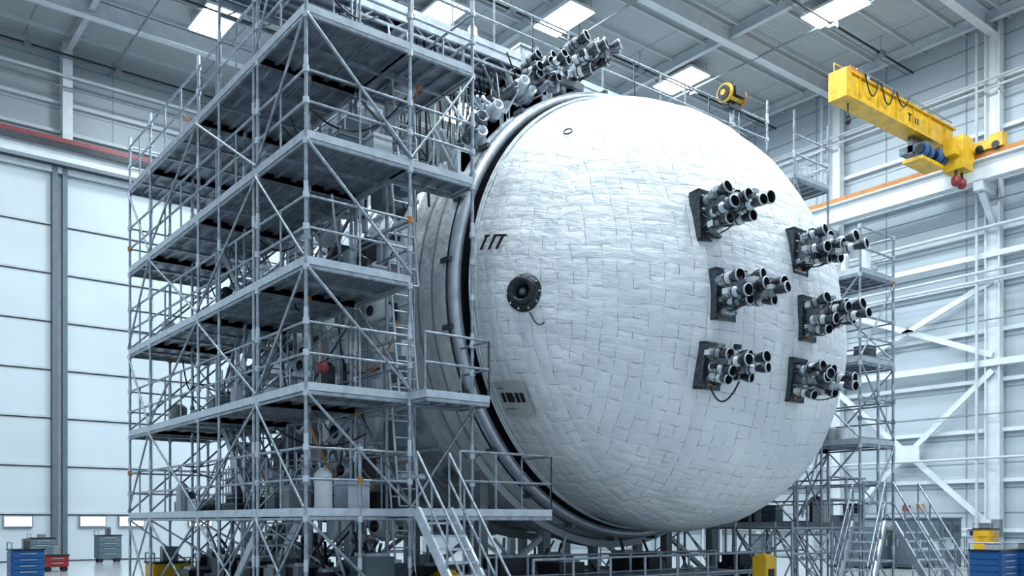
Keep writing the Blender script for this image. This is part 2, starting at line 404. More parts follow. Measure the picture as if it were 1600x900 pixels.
def cluster(name,loc,yaw,pitch,seed,sc_=1,plate=True):
    rr=random.Random(seed); b=MB([])
    if plate:
        b.box(-.25,.02,-.24,.24,-.44,.44,'slate')
        for (y0,y1,z0,z1) in((-.27,-.22,-.47,.47),(.22,.27,-.47,.47),(-.27,.27,.42,.47),(-.27,.27,-.47,-.42)): b.box(-.2,.04,y0,y1,z0,z1,'bell')
        for z in(-.3,0,.3): b.box(.02,.05,-.2,.2,z-.05,z+.05,'gun')
        for i in range(16): b.box(.03,.14,rr.uniform(-.2,.05),rr.uniform(.1,.2),(zz:=rr.uniform(-.4,.3)),zz+rr.uniform(.03,.10),rr.choice(['grey','dark','gun','black','slate','alu']))
        b.box(.06,.075,-.15,-.02,-.40,-.35,'orange')
    b.box(.02,.34,-.18,.18,-.2,.2,'gun'); b.box(.1,.5,-.14,.14,-.18,.22,'alu')
    for i in range(16):
        a=(.05,rr.uniform(-.22,.22),rr.uniform(-.38,.38)); c=(rr.uniform(.4,.7),rr.uniform(-.22,.22),rr.uniform(-.25,.25)); b.tube(a,c,.018,rr.choice(['alu','black','gun','galv']),6)
    items=[(-.16,.20,.10,.52,.12),(.10,.24,.2,.55,.125),(-.04,.06,.40,.56,.115),(.24,.08,.52,.62,.115),(-.20,-.06,.2,.56,.11),(.08,-.10,.68,.62,.10),(-.1,-.22,.15,.5,.10),(.24,-.16,.25,.55,.10)]
    for (y,z,x0,ln,r) in items:
        y+=rr.uniform(-.04,.04); z+=rr.uniform(-.04,.04); x0+=rr.uniform(-.08,.10)
        nozzle(b,(x0,y,z),(1,y*.3+rr.uniform(-.2,.2),z*.25+rr.uniform(-.18,.18)),ln,r,rr.choice(['alu','alu','white','grey','white']))
        b.tube((.2,y*.5,z*.5),(x0+.1,y,z),.055,rr.choice(['grey','alu','gun']),8)
        a=rr.uniform(0,.2); b.box(x0+a,x0+a+.12,y-r-.03,y-r+.05,z-.05,z+.05,rr.choice(['grey','dark','alu','white']))
        a=rr.uniform(.1,.3); b.box(x0+a,x0+a+.1,y-.06,y+.06,z+r-.03,z+r+.05,rr.choice(['grey','dark','alu','white','gun']))
    for i in range(12):
        y=rr.uniform(-.25,.25); b.hose((.08,y,rr.uniform(-.35,.3)),(rr.uniform(.5,.95),y*.8,rr.uniform(-.3,.25)),rr.uniform(.05,.18),.013,'black',8)
    b.box(.55,.72,-.08,.08,.08,.2,'white'); b.box(.3,.5,.14,.28,.1,.22,'alu'); b.box(.35,.6,-.26,-.14,.0,.12,'gun')
    if seed==55: b.hose((.1,-.1,-.4),(.75,.0,-.3),.35,.018,'black',12)
    o=b.obj(name,ship)
    o.matrix_world=Matrix.Translation(loc)@Matrix.Rotation(yaw,4,'Z')@Matrix.Rotation(pitch,4,'Y')@Matrix.Scale(sc_,4)
    return o
def face_pt(x,zr):
    z=zr+H; s=3.5
    for _ in range(30):
        zz=z+DR*s-ZS; th=math.atan2(zz,XC-x); r=math.hypot(x-XC,zz); P=PP(th)
        s=.5*s+.5*LD*max(0,1-(r/R)**P)**(1/P)
    return Vector((x,YR-s,z))
k=1
for (x,z,pit,ps) in((12.62,5.42,-.06,.98),(14.84,5.12,.02,.92),(12.74,4.0,.02,.96),(14.93,3.84,.02,.90),(12.55,2.74,.12,.88),(14.68,2.66,.12,.88)):
    p=face_pt(x,z); yaw=-math.pi/2-(.04 if x<13 else -.02)
    cluster('thruster_cluster_%d'%k,p+Vector((0,-.05,0)),yaw,pit,k*11,1.0*ps); k+=1
cluster('thruster_cluster_7',Vector((12.9,14.6,H+9.85)),-math.pi/2+.5,-.25,90,1.05,False)
cluster('thruster_cluster_8',Vector((12.0,14.8,H+9.4)),-math.pi/2+.1,-.1,91,.85,False)
b=MB([])
for (x,y) in((12.7,14.6),(13.2,14.6),(12.7,15.1),(13.2,15.1),(11.9,14.8),(12.3,15.1)): b.tube((x,y,H+8.8),(x+.05,y,H+9.9),.05,'alu')
b.box(12.5,13.4,14.5,15.2,H+9.45,H+9.6,'grey'); b.box(11.7,12.4,14.6,15.2,H+9.1,H+9.25,'offw')
for i in range(60): 
    x=random.uniform(10.0,13.8); zt=ZS+math.sqrt(4.94**2-(x-XC)**2)
    a=Vector((x,random.uniform(14.5,15.1),zt+random.uniform(0,.5))); c=a+Vector((random.uniform(-.7,.7),random.uniform(-.3,.3),random.uniform(-.1,.7))); b.tube(a,c,random.uniform(.015,.05),random.choice(['alu','gun','grey','dark','white','alu']))
for i in range(34):
    x=random.uniform(10.2,13.4); z=ZS+math.sqrt(4.94**2-(x-XC)**2); w=random.uniform(.06,.18)
    b.box(x-w,x+w,14.6,14.6+w*2,z-.1,z+random.uniform(.1,.5),random.choice(['white','alu','gun','grey','cloth','white','dark']))
for i in range(10):
    x=random.uniform(10.3,12.4); z=ZS+math.sqrt(4.94**2-(x-XC)**2)+random.uniform(.1,.5); r=random.uniform(.1,.2)
    b.lathe((x,14.7,z),(-.2,-1,.2),[(0,0),(0,r),(.25,r),(.3,r*.7),(.45,r*.7),(.45,r*.5),(.3,0)],random.choice(['alu','gun','white']),16)
b.obj('thruster_mount',ship)
# ------------------------------------------------------------------ scaffolding helpers
PR=.032
def coupler(b,p,k='galv'):
    x,y,z=p; b.tube((x,y,z-.05),(x,y,z+.05),.055,k,8)
def deck(b,rb,x0,x1,y0,y1,z,rails,along='y',posts=True):
    if along=='y': L0,L1,W0,W1=y0,y1,x0,x1
    else: L0,L1,W0,W1=x0,x1,y0,y1
    n=max(1,round((W1-W0)/.3)); w=(W1-W0)/n
    for i in range(n):
        a=W0+i*w+.012; c=W0+(i+1)*w-.012
        def bx(p,q,za,zb,kk):
            if along=='y': b.box(p,q,L0,L1,za,zb,kk)
            else: b.box(L0,L1,p,q,za,zb,kk)
        bx(a,c,z-.03,z,'deckm'); bx(a,a+.02,z-.09,z-.03,'galv'); bx(c-.02,c,z-.09,z-.03,'galv')
    m=max(1,round((L1-L0)/1.0))
    for i in range(m+1):
        q=L0+(L1-L0)*i/m
        if along=='y': b.box(W0,W1,q-.03,q+.03,z-.15,z-.09,'galv')
        else: b.box(q-.03,q+.03,W0,W1,z-.15,z-.09,'galv')
    for (xa,xb,ya,yb) in((x0-.03,x0+.03,y0,y1),(x1-.03,x1+.03,y0,y1),(x0,x1,y0-.03,y0+.03),(x0,x1,y1-.03,y1+.03)):
        b.box(xa,xb,ya,yb,z-.10,z+.035,'alu')
        b.box(xa+.01,xb-.01,ya+.01,yb-.01,z-.16,z-.12,'galv')
    edges={'W':((x0,y0),(x0,y1)),'E':((x1,y0),(x1,y1)),'S':((x0,y0),(x1,y0)),'N':((x0,y1),(x1,y1))}
    for r in rails:
        (ax,ay),(bx_,by)=edges[r]
        for h in(.5,1.0): rb.tube((ax,ay,z+h),(bx_,by,z+h),.024,'galv',8)
        ln=math.hypot(bx_-ax,by-ay); m=max(1,round(ln/1.1))
        if posts:
            for i in range(m+1):
                t=i/m; px=ax+(bx_-ax)*t; py=ay+(by-ay)*t
                rb.tube((px,py,z),(px,py,z+1.02),.02,'galv',6)
def pole(b,x,y,z0,z1,lv):
    b.tube((x,y,z0),(x,y,z1),PR,'galv',10)
    b.tube((x,y,0),(x,y,.04),.1,'grey',8) if z0==0 else None
    for z in lv:
        for dz in(-.14,.5,1.0):
            if z0<z+dz<z1: coupler(b,(x,y,z+dz),'alu' if random.random()<.93 else random.choice(['grey','orange']))
    z=z0+1.2
    while z<z1: b.tube((x,y,z-.1),(x,y,z+.1),PR+.008,'alu',8); z+=2
def stairs(b,top,d,w,drop,ang=45,handr=True):
    top=Vector(top); d=Vector(d).normalized(); s=Vector((-d.y,d.x,0)); run=drop/math.tan(math.radians(ang))
    n=int(round(drop/.2)); bot=top+d*run-Vector((0,0,drop))
    for sg in(-1,1):
        o=s*(sg*w/2); b.beam(top+o,bot+o,.05,.18,'alu')
        if handr:
            for h in(.5,.95): b.tube(top+o+Vector((0,0,h)),bot+o+Vector((0,0,h)),.022,'galv',8)
            for i in range(5):
                p=top.lerp(bot,i/4)+o; b.tube(p,p+Vector((0,0,.95)),.02,'galv',6)
    for i in range(1,n+1):
        p=top.lerp(bot,i/n); a=p-s*w/2; c=p+s*w/2
        b.beam(a,c,.24,.035,'alu')
LV=[H+.18+2*i for i in range(6)]
XS=[6.21,8.13]; YS=[13.19,15.12,18.17,21.4,23.07]; XF=9.45
sca=empty('scaffolding')
pb=MB([]); db=MB([]); rb=MB([]); bb=MB([])
for x in XS:
    for y in YS:
        top=LV[4]+1.25
        if y<15.5: top=LV[5]+3
        pole(pb,x,y,0,top,LV[:5])
for y in YS[1:]: pole(pb,7.17,y,0,LV[4]+.1,LV[:5])
for y in (16.6,19.8,22.3): pole(pb,8.13,y,0,LV[4]+1.1,LV[:5])
pole(pb,7.17,13.19,0,LV[0]+1.1,LV[:1])
pole(pb,XF,13.19,0,LV[5]+3,LV); pole(pb,XF,15.25,LV[3]+1.5,LV[5]+2.2,LV[4:])
pole(pb,8.8,23.07,0,LV[4]+1,LV[:5]); pole(pb,8.8,21.4,0,LV[4]+1,LV[:5])
for i in range(5):
    z=LV[i]
    for j,(a,c) in enumerate(zip(YS[:-1],YS[1:])):
        deck(db,rb,6.21,8.13,a,c,z,('WE' if i<4 else 'W')+('S' if j==0 else '')+('N' if j==3 else ''))
deck(db,rb,8.13,XF,13.19,13.85,LV[3],'S'); deck(db,rb,8.13,XF,12.7,13.55,LV[1],'SE'); deck(db,rb,8.13,XF,13.19,15.1,LV[4],'SE')
deck(db,rb,9.35,10.6,12.35,13.19,LV[0],'SE'); deck(db,rb,7.7,9.35,12.35,13.19,LV[0],'')
rb.tube((8.6,12.35,LV[0]+1),(9.35,12.35,LV[0]+1),.024); rb.tube((8.6,12.35,LV[0]+.5),(9.35,12.35,LV[0]+.5),.024); rb.tube((8.6,12.35,LV[0]),(8.6,12.35,LV[0]+1),.024)
for z in [LV[i]-.14 for i in range(5)]+[.35,LV[4]+1.9]:
    for x in XS: 
        for a,c in zip(YS[:-1],YS[1:]):
            if z<LV[4]+.5 or c<15.5: pb.tube((x,a,z),(x,c,z),.026,'galv')
    for y in YS:
        if z<LV[4]+.5 or y<15.5: pb.tube((6.21,y,z),(8.13,y,z),.026,'galv')
zl=[0.1]+LV[:5]
for i in range(5):
    z0,z1=zl[i]+.05,zl[i+1]-.15
    for j,(a,c) in enumerate(zip(YS[:-1],YS[1:])):
        if (i+j)%2==0: bb.tube((6.17,a,z1),(6.17,c,z0),.024)
        else: bb.tube((6.17,a,z0),(6.17,c,z1),.024)
        if j%2==0: bb.tube((8.17,a,z0),(8.17,c,z1),.024)
        else: bb.tube((8.17,a,z1),(8.17,c,z0),.024)
        if j!=0: bb.tube((6.21,a,z0),(8.13,a+.04,z1),.022)
        if j in(1,2): bb.tube((8.2,a,z1),(8.2,c,z0),.02)
        if i==0: bb.tube((8.13,a,z0),(6.21,c,z1),.022); bb.tube((6.17,a,z1),(6.17,c,z0),.022); bb.tube((6.17,a,z0),(6.17,c,z1),.022)
    bb.tube((6.21,13.13,z1),(8.13,13.13,z0),.026)
    bb.tube((6.21,23.12,z0),(8.13,23.12,z1),.024)
    if i in(1,4): bb.tube((8.13,13.15,z0),(XF,13.15,z1),.022)
bb.tube((6.21,13.13,LV[4]+.1),(8.13,13.13,LV[5]+.9),.024); bb.tube((6.17,13.19,LV[5]+.6),(6.17,15.12,LV[4]+.1),.024)
pb.obj('standards',sca); db.obj('decks',sca); rb.obj('guard_rails',sca); bb.obj('braces',sca)
# bridge over the vessel
pb=MB([]); db=MB([]); rb=MB([])
zb=LV[5]
for a,c in((6.21,9.4),(9.4,12.6),(12.6,15.8),(15.8,18.6),(18.6,21.1)): deck(db,rb,a,c,15.3,17.0,zb,'SN','x')
for x in(9.4,12.6,15.8,18.6):
    db.ibeam((x,15.3,zb-.3),(x,17.0,zb-.3),.1,.22,'alu',.02)
for yy in(15.3,17.0):
    db.beam((6.21,yy,zb-.22),(21.1,yy,zb-.22),.06,.12,'alu'); db.beam((6.21,yy,zb-.45),(21.1,yy,zb-.45),.05,.05,'galv')
    x=6.3
    while x<20.9: db.tube((x,yy,zb-.45),(x+.35,yy,zb-.2),.016,'galv',6); db.tube((x+.35,yy,zb-.2),(x+.7,yy,zb-.45),.016,'galv',6); x+=.7
for x in(6.21,8.13,19.6,21.1):
    for y in(15.3,17.0): pole(pb,x,y,0,zb+1.6,[zb])
pb.obj('bridge_standards',sca); db.obj('bridge_deck',sca); rb.obj('bridge_rails',sca)
pb=MB([]); deck(pb,pb,6.21,8.13,13.19,15.12,LV[5],'SWE'); pb.obj('upper_deck',sca)
b=MB([]); stairs(b,(8.05,12.33,LV[0]),(0.05,-1,0),.65,LV[0],52)
stairs(b,(6.75,15.2,LV[0]),(0,1,0),.7,LV[0],42); 
for i in range(1,4): stairs(b,(7.75,18.3+ (1 if i%2 else 0)*1.9,LV[i]),(0,-1 if i%2 else 1,0),.6,2.0,48)
for k_ in range(5):
    z0=LV[k_]
    for dx in(-.2,.2): b.tube((8.55+dx,13.9,z0-1.9),(8.55+dx,14.3,z0+.9),.022,'alu')
    for q in range(9): t=q/9; b.tube((8.35,13.9+.4*t,z0-1.9+2.8*t),(8.75,13.9+.4*t,z0-1.9+2.8*t),.016,'alu',6)
b.obj('stair_flights',sca)
# ---- right tower
tw=empty('scaffolding.001')
b=MB([]); r2=MB([])
TL=[H-.05,H+1.95,H+3.9,H+6.0]
TX=[19.6,21.1]; TY=[11.6,13.4,15.3,17.0,19.5,22]
for x in TX:
    for y in TY:
        pole(b,x,y,0,(TL[3]+1.05) if y<13 else H+10.4,TL)
pole(b,20.4,11.6,0,TL[2],TL)
for z in TL:
    for j,(a,c) in enumerate(zip(TY[:-1],TY[1:])): deck(b,r2,19.6,21.1,a,c,z,'ES' if j==0 else 'E')
for j,(a,c) in enumerate(zip(TY[1:-1],TY[2:])): deck(b,r2,19.6,21.1,a,c,H+8.8,'ES' if j==0 else 'E')
tz=[.1]+TL+[H+8.8]
for i in range(5):
    for j,(a,c) in enumerate(zip(TY[:-1],TY[1:])):
        if i==4 and j==0: continue
        z0,z1=tz[i]+.05,tz[i+1]-.15
        b.tube((21.13,a,z0 if (i+j)%2 else z1),(21.13,c,z1 if (i+j)%2 else z0),.024)
        b.tube((19.57,a,z1 if (i+j)%2 else z0),(19.57,c,z0 if (i+j)%2 else z1),.024)
        b.tube((19.6,a-.03,z0 if i%2 else z1),(21.1,a-.03,z1 if i%2 else z0),.024)
        for zz in(z0,(z0+z1)/2,): b.tube((19.6,a,zz),(21.1,a,zz),.022); b.tube((21.1,a,zz),(21.1,c,zz),.022)
b.obj('tower_frame',tw); r2.obj('tower_rails',tw)
b=MB([])
for x in(16.6,18.1,19.4):
    for y in(11.4,12.9,14.6):
        b.tube((x,y,0),(x,y,H+(.0 if x<18.5 else .9)),PR)
for y in(11.4,12.9):
    for z in(.4,1.2,1.75):
        b.tube((16.6,y,z),(19.4,y,z),.024)
    for xa,xb in((16.6,18.1),(18.1,19.4)): b.tube((xa,y,.1),(xb,y,1.75),.022); b.tube((xb,y,.1),(xa,y,1.75),.022)
for x in(16.6,18.1,19.4): b.tube((x,11.4,1.75),(x,14.6,1.75),.024); b.tube((x,11.4,.1),(x,12.9,1.75),.022)
for x in(18.4,19.4):
    b.tube((x,12.5,0),(x,12.5,H+2.6 if x>19 else H+1.5),PR); b.tube((x,14.6,0),(x,14.6,H+1.4 if x>19 else H),PR)
for z in(H+.5,H+1.0): b.tube((18.0,11.4,z),(19.5,11.4,z),.022); b.tube((19.4,11.4,z),(19.4,14.6,z),.022)
b.tube((18.6,12.5,H+1.5),(19.4,12.5,H+.1),.022); b.tube((19.4,12.5,H+2.0),(18.6,12.5,H+.1),.022)
b.tube((18.0,11.4,H),(18.0,11.4,H+1.0),.022); b.tube((18.7,11.4,H),(18.7,11.4,H+1.0),.022)
b.obj('lower_frame',tw)
b=MB([]); stairs(b,(19.3,11.2,H-.05),(-1,-.35,0),.7,H-.05,43); stairs(b,(20.4,10.9,H-.05),(-.4,-1,0),.7,H-.05,50); b.obj('stair_flight',tw)
# ------------------------------------------------------------------ support cradle beneath vessel
b=MB([])
for y in(14.9,17.5,20.5,23.2):
    for i in range(24):
        t0=math.radians(-140+100*i/24); t1=math.radians(-140+100*(i+1)/24); r=5.05 if y<16 else 4.9
        b.beam((XC+math.cos(t0)*r,y,ZS+math.sin(t0)*r),(XC+math.cos(t1)*r,y,ZS+math.sin(t1)*r),.35,.16,'offw')
    for x in(10.9,12.6,16.5,18.2):
        zt=ZS-math.sqrt(max(0,5.0**2-(x-XC)**2)); b.beam((x,y,0),(x,y,zt),.2,.2,'grey')
        b.box(x-.25,x+.25,y-.25,y+.25,0,.05,'grey')
    b.beam((10.2,y,.5),(18.9,y,.5),.16,.2,'grey')
    b.beam((10.9,y,.5),(12.6,y,1.6),.1,.1,'offw'); b.beam((18.2,y,.5),(16.5,y,1.6),.1,.1,'offw')
for x in(10.9,12.6,16.5,18.2): b.beam((x,14.9,.5),(x,23.2,.5),.16,.2,'grey')
b.obj('support_cradle')
b=MB([])
for y in(12.0,13.3):
    for i in range(8):
        x=9.9+i*.93; b.tube((x,y,0),(x,y,1.25),.028); 
        if i<7: b.tube((x,y,.1),(x+.93,y,.8),.02); b.tube((x,y,.8),(x+.93,y,.1),.02)
    for z in(.4,.85,1.23): b.tube((9.9,y,z),(16.4,y,z),.026)
for i in range(8):
    x=9.9+i*.93; b.tube((x,12,.8),(x,13.3,.8),.022)
b.box(9.9,16.4,12.0,13.3,.78,.82,'deckm')
b.obj('access_platform')
# ------------------------------------------------------------------ clutter on decks
def crate(b,x,y,z,s):
    w=random.uniform(.2,.5)*s; d=random.uniform(.2,.5)*s; h=random.uniform(.15,.5)*s; k=random.choice(['grey','dark','slate','white','offw','gun','grey','alu','white'])
    b.box(x-w/2,x+w/2,y-d/2,y+d/2,z,z+h,k); b.box(x-w/2-.015,x+w/2+.015,y-d/2-.015,y+d/2+.015,z+h*.8,z+h*.86,'galv')
def drum(b,x,y,z,s):
    r=random.uniform(.08,.18)*s; h=random.uniform(.25,.7)*s; b.lathe((x,y,z),(0,0,1),[(0,0),(0,r),(h*.1,r*1.05),(h*.12,r),(h*.85,r),(h*.93,r*.7),(h,r*.3),(h,0)],random.choice(['white','grey','offw','dark','slate','alu','dark','white']),12)
def rack(b,x,y,z):
    w,d,h=.5,.35,random.uniform(.8,1.4)
    for dx in(-w/2,w/2):
        for dy in(-d/2,d/2): b.tube((x+dx,y+dy,z),(x+dx,y+dy,z+h),.018,'alu',6)
    for q in(.1,.4,.7,1.0):
        if q<h: b.box(x-w/2,x+w/2,y-d/2,y+d/2,z+q,z+q+.02,'alu'); crate(b,x,y,z+q+.02,.5)
cr=MB([]); hs=MB([])
for i in range(5):
    z=LV[i]
    for _ in range(24):
        y=random.uniform(13.5,22.8); x=random.uniform(6.7,7.9)
        random.choice([crate,drum,crate])(cr,x,y,z,1.1)
    for _ in range(5): rack(cr,7.75,random.uniform(13.6,22.8),z)
    for _ in range(12):
        y=random.uniform(13.4,21); hs.hose((random.uniform(6.4,8),y,z+random.uniform(.3,1.6)),(random.uniform(7.2,9.3),y+random.uniform(-.6,1.6),z+random.uniform(.2,1.7)),random.uniform(.1,.6),.018,random.choice(['black','black','orange','dark','dark','offw','offw']),10)
for _ in range(22): random.choice([crate,drum])(cr,random.uniform(7.2,20.6),random.uniform(15.6,16.7),zb,1.0)
for z in TL+[H+8.8]:
    for _ in range(12): random.choice([crate,drum])(cr,random.uniform(19.9,20.8),random.uniform(11.9 if z<H+8 else 13.7,16),z,1.2)
for _ in range(20): random.choice([crate,drum])(cr,random.uniform(6.5,7.9),random.uniform(13.4,15),LV[5],1.3)
cr.lathe((6.65,13.5,LV[1]+.35),(0,0,1),[(-.11,0),(-.09,.06),(-.04,.10),(.04,.10),(.09,.06),(.11,0)],'red',16); cr.tube((6.65,13.5,LV[1]),(6.65,13.5,LV[1]+.25),.03,'dark')
cr.obj('tool_crates_and_canisters'); 
for _ in range(40):
    x=random.uniform(8.4,9.4); y=random.uniform(14.5,22); z=random.uniform(.5,11.5)
    hs.hose((x,y,z),(x+random.uniform(-.5,.4),y+random.uniform(-1,1.5),z+random.uniform(-1,1)),random.uniform(.1,.5),random.uniform(.012,.03),random.choice(['black','dark','offw','orange','galv']),10)
for _ in range(70):
    x=random.uniform(9.8,14); y=random.uniform(15.2,17.2)
    hs.hose((x,y,H+9.9),(x+random.uniform(-.4,.4),y-random.uniform(0,.4),H+4.53+math.sqrt(max(.1,4.95**2-(x-XC)**2))+.05),random.uniform(-.2,.4),random.uniform(.012,.035),random.choice(['black','dark','offw','galv','grey']),8)
hs.obj('hose_bundle')
b=MB([])
for _ in range(130):
    y=random.uniform(14.3,22.6); z=random.uniform(.3,11.2); x=8.65+random.uniform(-.25,.3)
    ln=random.uniform(.3,1.4); k=random.choice(['alu','white','grey','galv','offw','dark','gun'])
    dr=random.choice([(0,1,0),(0,0,1),(1,0,0),(0,.7,.7)])
    if dr[0]: ln=min(ln,.6)
    b.tube((x,y,z),(x+dr[0]*ln,y+dr[1]*ln,z+dr[2]*ln),random.uniform(.02,.07),k)
for _ in range(100):
    y=random.uniform(14.3,22.6); z=random.uniform(.3,11.2); x=8.8; w=random.uniform(.08,.25)
    b.box(x-w,x+w,y-w,y+w,z-w,z+w*1.3,random.choice(['white','grey','slate','offw','alu','dark','dark','white']))
for _ in range(34):
    y=random.uniform(14.8,22.2); z=random.uniform(.8,11); r=random.uniform(.15,.36)
    b.lathe((8.75,y,z),(-1,-.2,0),[(0,0),(0,r),(.12,r),(.14,r*.85),(.3,r*.8),(.34,r*.5),(.34,0)],random.choice(['white','alu','offw','gun']),18)
    b.lathe((8.75,y,z),(-1,-.2,0),[(.345,0),(.345,r*.4),(.36,r*.4),(.36,0)],'dark',12)
for y in(14.6,16.5,18.6,20.6,22.4):
    for x in(8.5,9.1): b.tube((x,y,0),(x,y,LV[4]+.8),.035,'galv')
    for z in [0.5+.85*i for i in range(13)]: b.tube((8.5,y,z),(9.1,y,z),.02,'galv',6)
for z in [1.2+1.5*i for i in range(7)]: b.tube((8.5,14.6,z),(8.5,22.4,z),.025); b.tube((9.1,14.6,z+.4),(9.1,22.4,z+.4),.03,'white')
b.obj('service_gantry')
b=MB([])
for q in range(100):
    if q<60: x=random.uniform(6.6,9.2); y=random.uniform(13.6,21.0); h=random.uniform(.2,1.3)
    else: x=random.uniform(9.8,18.8); y=random.uniform(13.6,14.4) if q<80 else random.uniform(15.4,22); h=random.uniform(.3,1.2)
    w=random.uniform(.1,.35)
    k=random.choice(['dark','slate','grey','dark','black','gun','dark','dark'])
    b.box(x-w,x+w,y-w,y+w,0,h,k); b.box(x-w*.8,x+w*.8,y-w*.8,y+w*.8,h,h+.06,'galv')
    b.tube((x,y,h),(x+random.uniform(-.3,.3),y+random.uniform(-.3,.3),h+random.uniform(.2,.6)),.03,random.choice(['galv','dark']))
b.obj('ground_power_units')
# ------------------------------------------------------------------ yellow wall crane
cr_=empty('wall_travelling_crane')
b=MB([])
cy=20.0; zc=H+17.35; gh=.46
b.box(32.4,41.0,cy-.32,cy+.32,zc-gh,zc+gh,'yellow'); b.box(32.3,41.1,cy-.42,cy+.42,zc+gh,zc+gh+.07,'yellow'); b.box(32.3,41.1,cy-.42,cy+.42,zc-gh-.07,zc-gh,'yellow')
b.box(32.15,32.5,cy-.4,cy+.4,zc-.56,zc+.58,'yellow')
for x in (33.2,34.6,36,37.4,38.8,40.2): b.box(x-.03,x+.03,cy-.39,cy+.39,zc-gh,zc+gh,'yellow')
b.beam((41.2,cy-2.3,rz+.38),(41.2,cy+1.2,rz+.38),.45,.4,'yellow'); b.box(40.95,41.45,cy-2.5,cy-1.9,rz+.15,rz+.75,'yellow')
b.beam((40.6,cy,zc-.1),(41.2,cy,rz+.4),.6,.7,'yellow')
for y in(cy-2.2,cy-1.5,cy+1.0): b.tube((40.93,y,rz+.25),(41.5,y,rz+.25),.17,'dark',16)
b.obj('girder',cr_)
b=MB([])
ry=cy+.36
for h in(.35,.65): b.tube((32.5,ry,zc+gh+h),(40.8,ry,zc+gh+h),.022,'yellow',6)
for i in range(9): x=32.5+i*1.03; b.tube((x,ry,zc+gh),(x,ry,zc+gh+.67),.022,'yellow',6)
b.tube((32.8,cy-.45,zc+gh+.2),(40.6,cy-.45,zc+gh+.2),.03,'galv',6)
for i in range(3):
    x=33.4+i*1.2; b.hose((x,cy-.47,zc+gh+.18),(x+1.0,cy-.47,zc+gh+.18),.75 if i<2 else .5,.03,'dark',12)
b.box(32.6,33.6,cy-.3,cy+.3,zc+gh+.05,zc+gh+.35,'orange'); b.box(34.0,34.8,cy-.3,cy+.3,zc+gh+.05,zc+gh+.35,'gun'); b.box(35.3,35.7,cy-.25,cy+.25,zc+gh+.05,zc+gh+.3,'orange')
for i in range(6): b.box(36+i*.7,36.3+i*.7,cy-.25,cy+.1,zc+gh+.05,zc+gh+.25,random.choice(['dark','orange','gun','yellow']))
b.obj('walkway_and_festoon',cr_)
b=MB([])
zt=zc-.35
b.box(37.8,39.5,cy-.12,cy+.12,zt-.95,zc-gh-.05,'gun')
for x0 in(37.7,38.9):
    b.tube((x0,cy-.5,zt-.95),(x0+.8,cy-.5,zt-.95),.26,'blue',16); b.box(x0+.1,x0+.7,cy-.7,cy+.5,zt-.9,zt-.6,'slate'); b.tube((x0-.1,cy-.5,zt-.95),(x0,cy-.5,zt-.95),.2,'dark',12); b.tube((x0+.35,cy-.5,zt-.95),(x0+.45,cy-.5,zt-.95),.28,'dark',16)
b.box(37.7,39.6,cy-.6,cy+.3,zt-1.35,zt-1.2,'yellow')
b.box(39.7,40.6,cy-1.4,cy-.5,zt-1.5,zc-.4,'yellow'); b.box(39.3,41.1,cy-1.25,cy-.65,zt-.95,zt-.6,'yellow')
for dx in(-.25,.3): 
    b.tube((40.1+dx,cy-1.0,zt-1.5),(40.1+dx,cy-1.0,zt-1.8),.06,'dark')
    b.lathe((40.1+dx,cy-1.0,zt-2.2),(0,0,1),[(0,0),(.02,.12),(.15,.2),(.35,.2),(.45,.1),(.45,0)],'red',14)
b.tube((32.9,cy,zc-.5),(32.9,cy,zc-1.1),.03,'dark'); b.lathe((32.9,cy,zc-1.4),(0,0,1),[(0,0),(.05,.1),(.2,.13),(.35,.08),(.35,0)],'dark',12)
b.obj('hoist_trolley',cr_)
b=MB([])
for x,w in((37.1,.08),(37.4,.08),(37.6,.08),(37.8,.08)): b.box(x,x+w,cy-.335,cy-.32,zc-.18,zc+.10,'dark')
b.box(37.0,37.3,cy-.335,cy-.32,zc+.08,zc+.15,'dark')
b.obj('girder_stencil',cr_)
b=MB([])
wx,wy,wz=19.6,15.35,zb+1.3
b.tube((wx-.26,wy,wz),(wx+.26,wy,wz),.22,'yellow',20); b.tube((wx-.32,wy,wz),(wx-.26,wy,wz),.26,'yellow',20); b.tube((wx+.26,wy,wz),(wx+.32,wy,wz),.26,'orange',20)
b.tube((wx-.36,wy,wz),(wx-.32,wy,wz),.19,'dark',16); b.tube((wx-.38,wy,wz),(wx-.36,wy,wz),.08,'yellow',12)
b.box(wx-.2,wx+.2,wy-.3,wy-.19,wz-.12,wz+.12,'dark'); b.box(wx-.25,wx+.25,wy-.12,wy+.12,wz-.38,wz-.2,'dark'); b.box(wx-.15,wx+.2,wy-.15,wy+.15,wz+.2,wz+.3,'dark')
b.tube((wx,wy,zb),(wx,wy,wz-.3),.05,'galv')
b.obj('hoist_winch')
# ------------------------------------------------------------------ floor equipment
def cabinet(name,x,y,w,d,h,k,n=3):
    b=MB([]); b.box(x-w/2,x+w/2,y-d/2,y+d/2,.08,h,k); b.box(x-w/2-.04,x+w/2+.04,y-d/2-.04,y+d/2+.04,h,h+.06,k)
    b.box(x-w/2+.05,x+w/2-.05,y-d/2+.05,y+d/2-.05,0,.08,'dark')
    for i in range(n):
        a=x-w/2+w*i/n+.05; c=x-w/2+w*(i+1)/n-.05
        b.box(a,c,y-d/2-.03,y-d/2,.18,h-.1,k); b.box(c-.12,c-.08,y-d/2-.07,y-d/2-.03,h*.45,h*.6,'alu')
        for q in range(5): b.box(a+.1,c-.2,y-d/2-.045,y-d/2-.03,h*.75+q*.06,h*.75+q*.06+.02,'dark')
    nn=max(1,round(d/1.0))
    for i in range(nn):
        a=y-d/2+d*i/nn+.05; c=y-d/2+d*(i+1)/nn-.05
        b.box(x-w/2-.03,x-w/2,a,c,.18,h-.1,k); b.box(x-w/2-.06,x-w/2-.03,c-.12,c-.08,h*.45,h*.6,'alu')
    return b.obj(name)
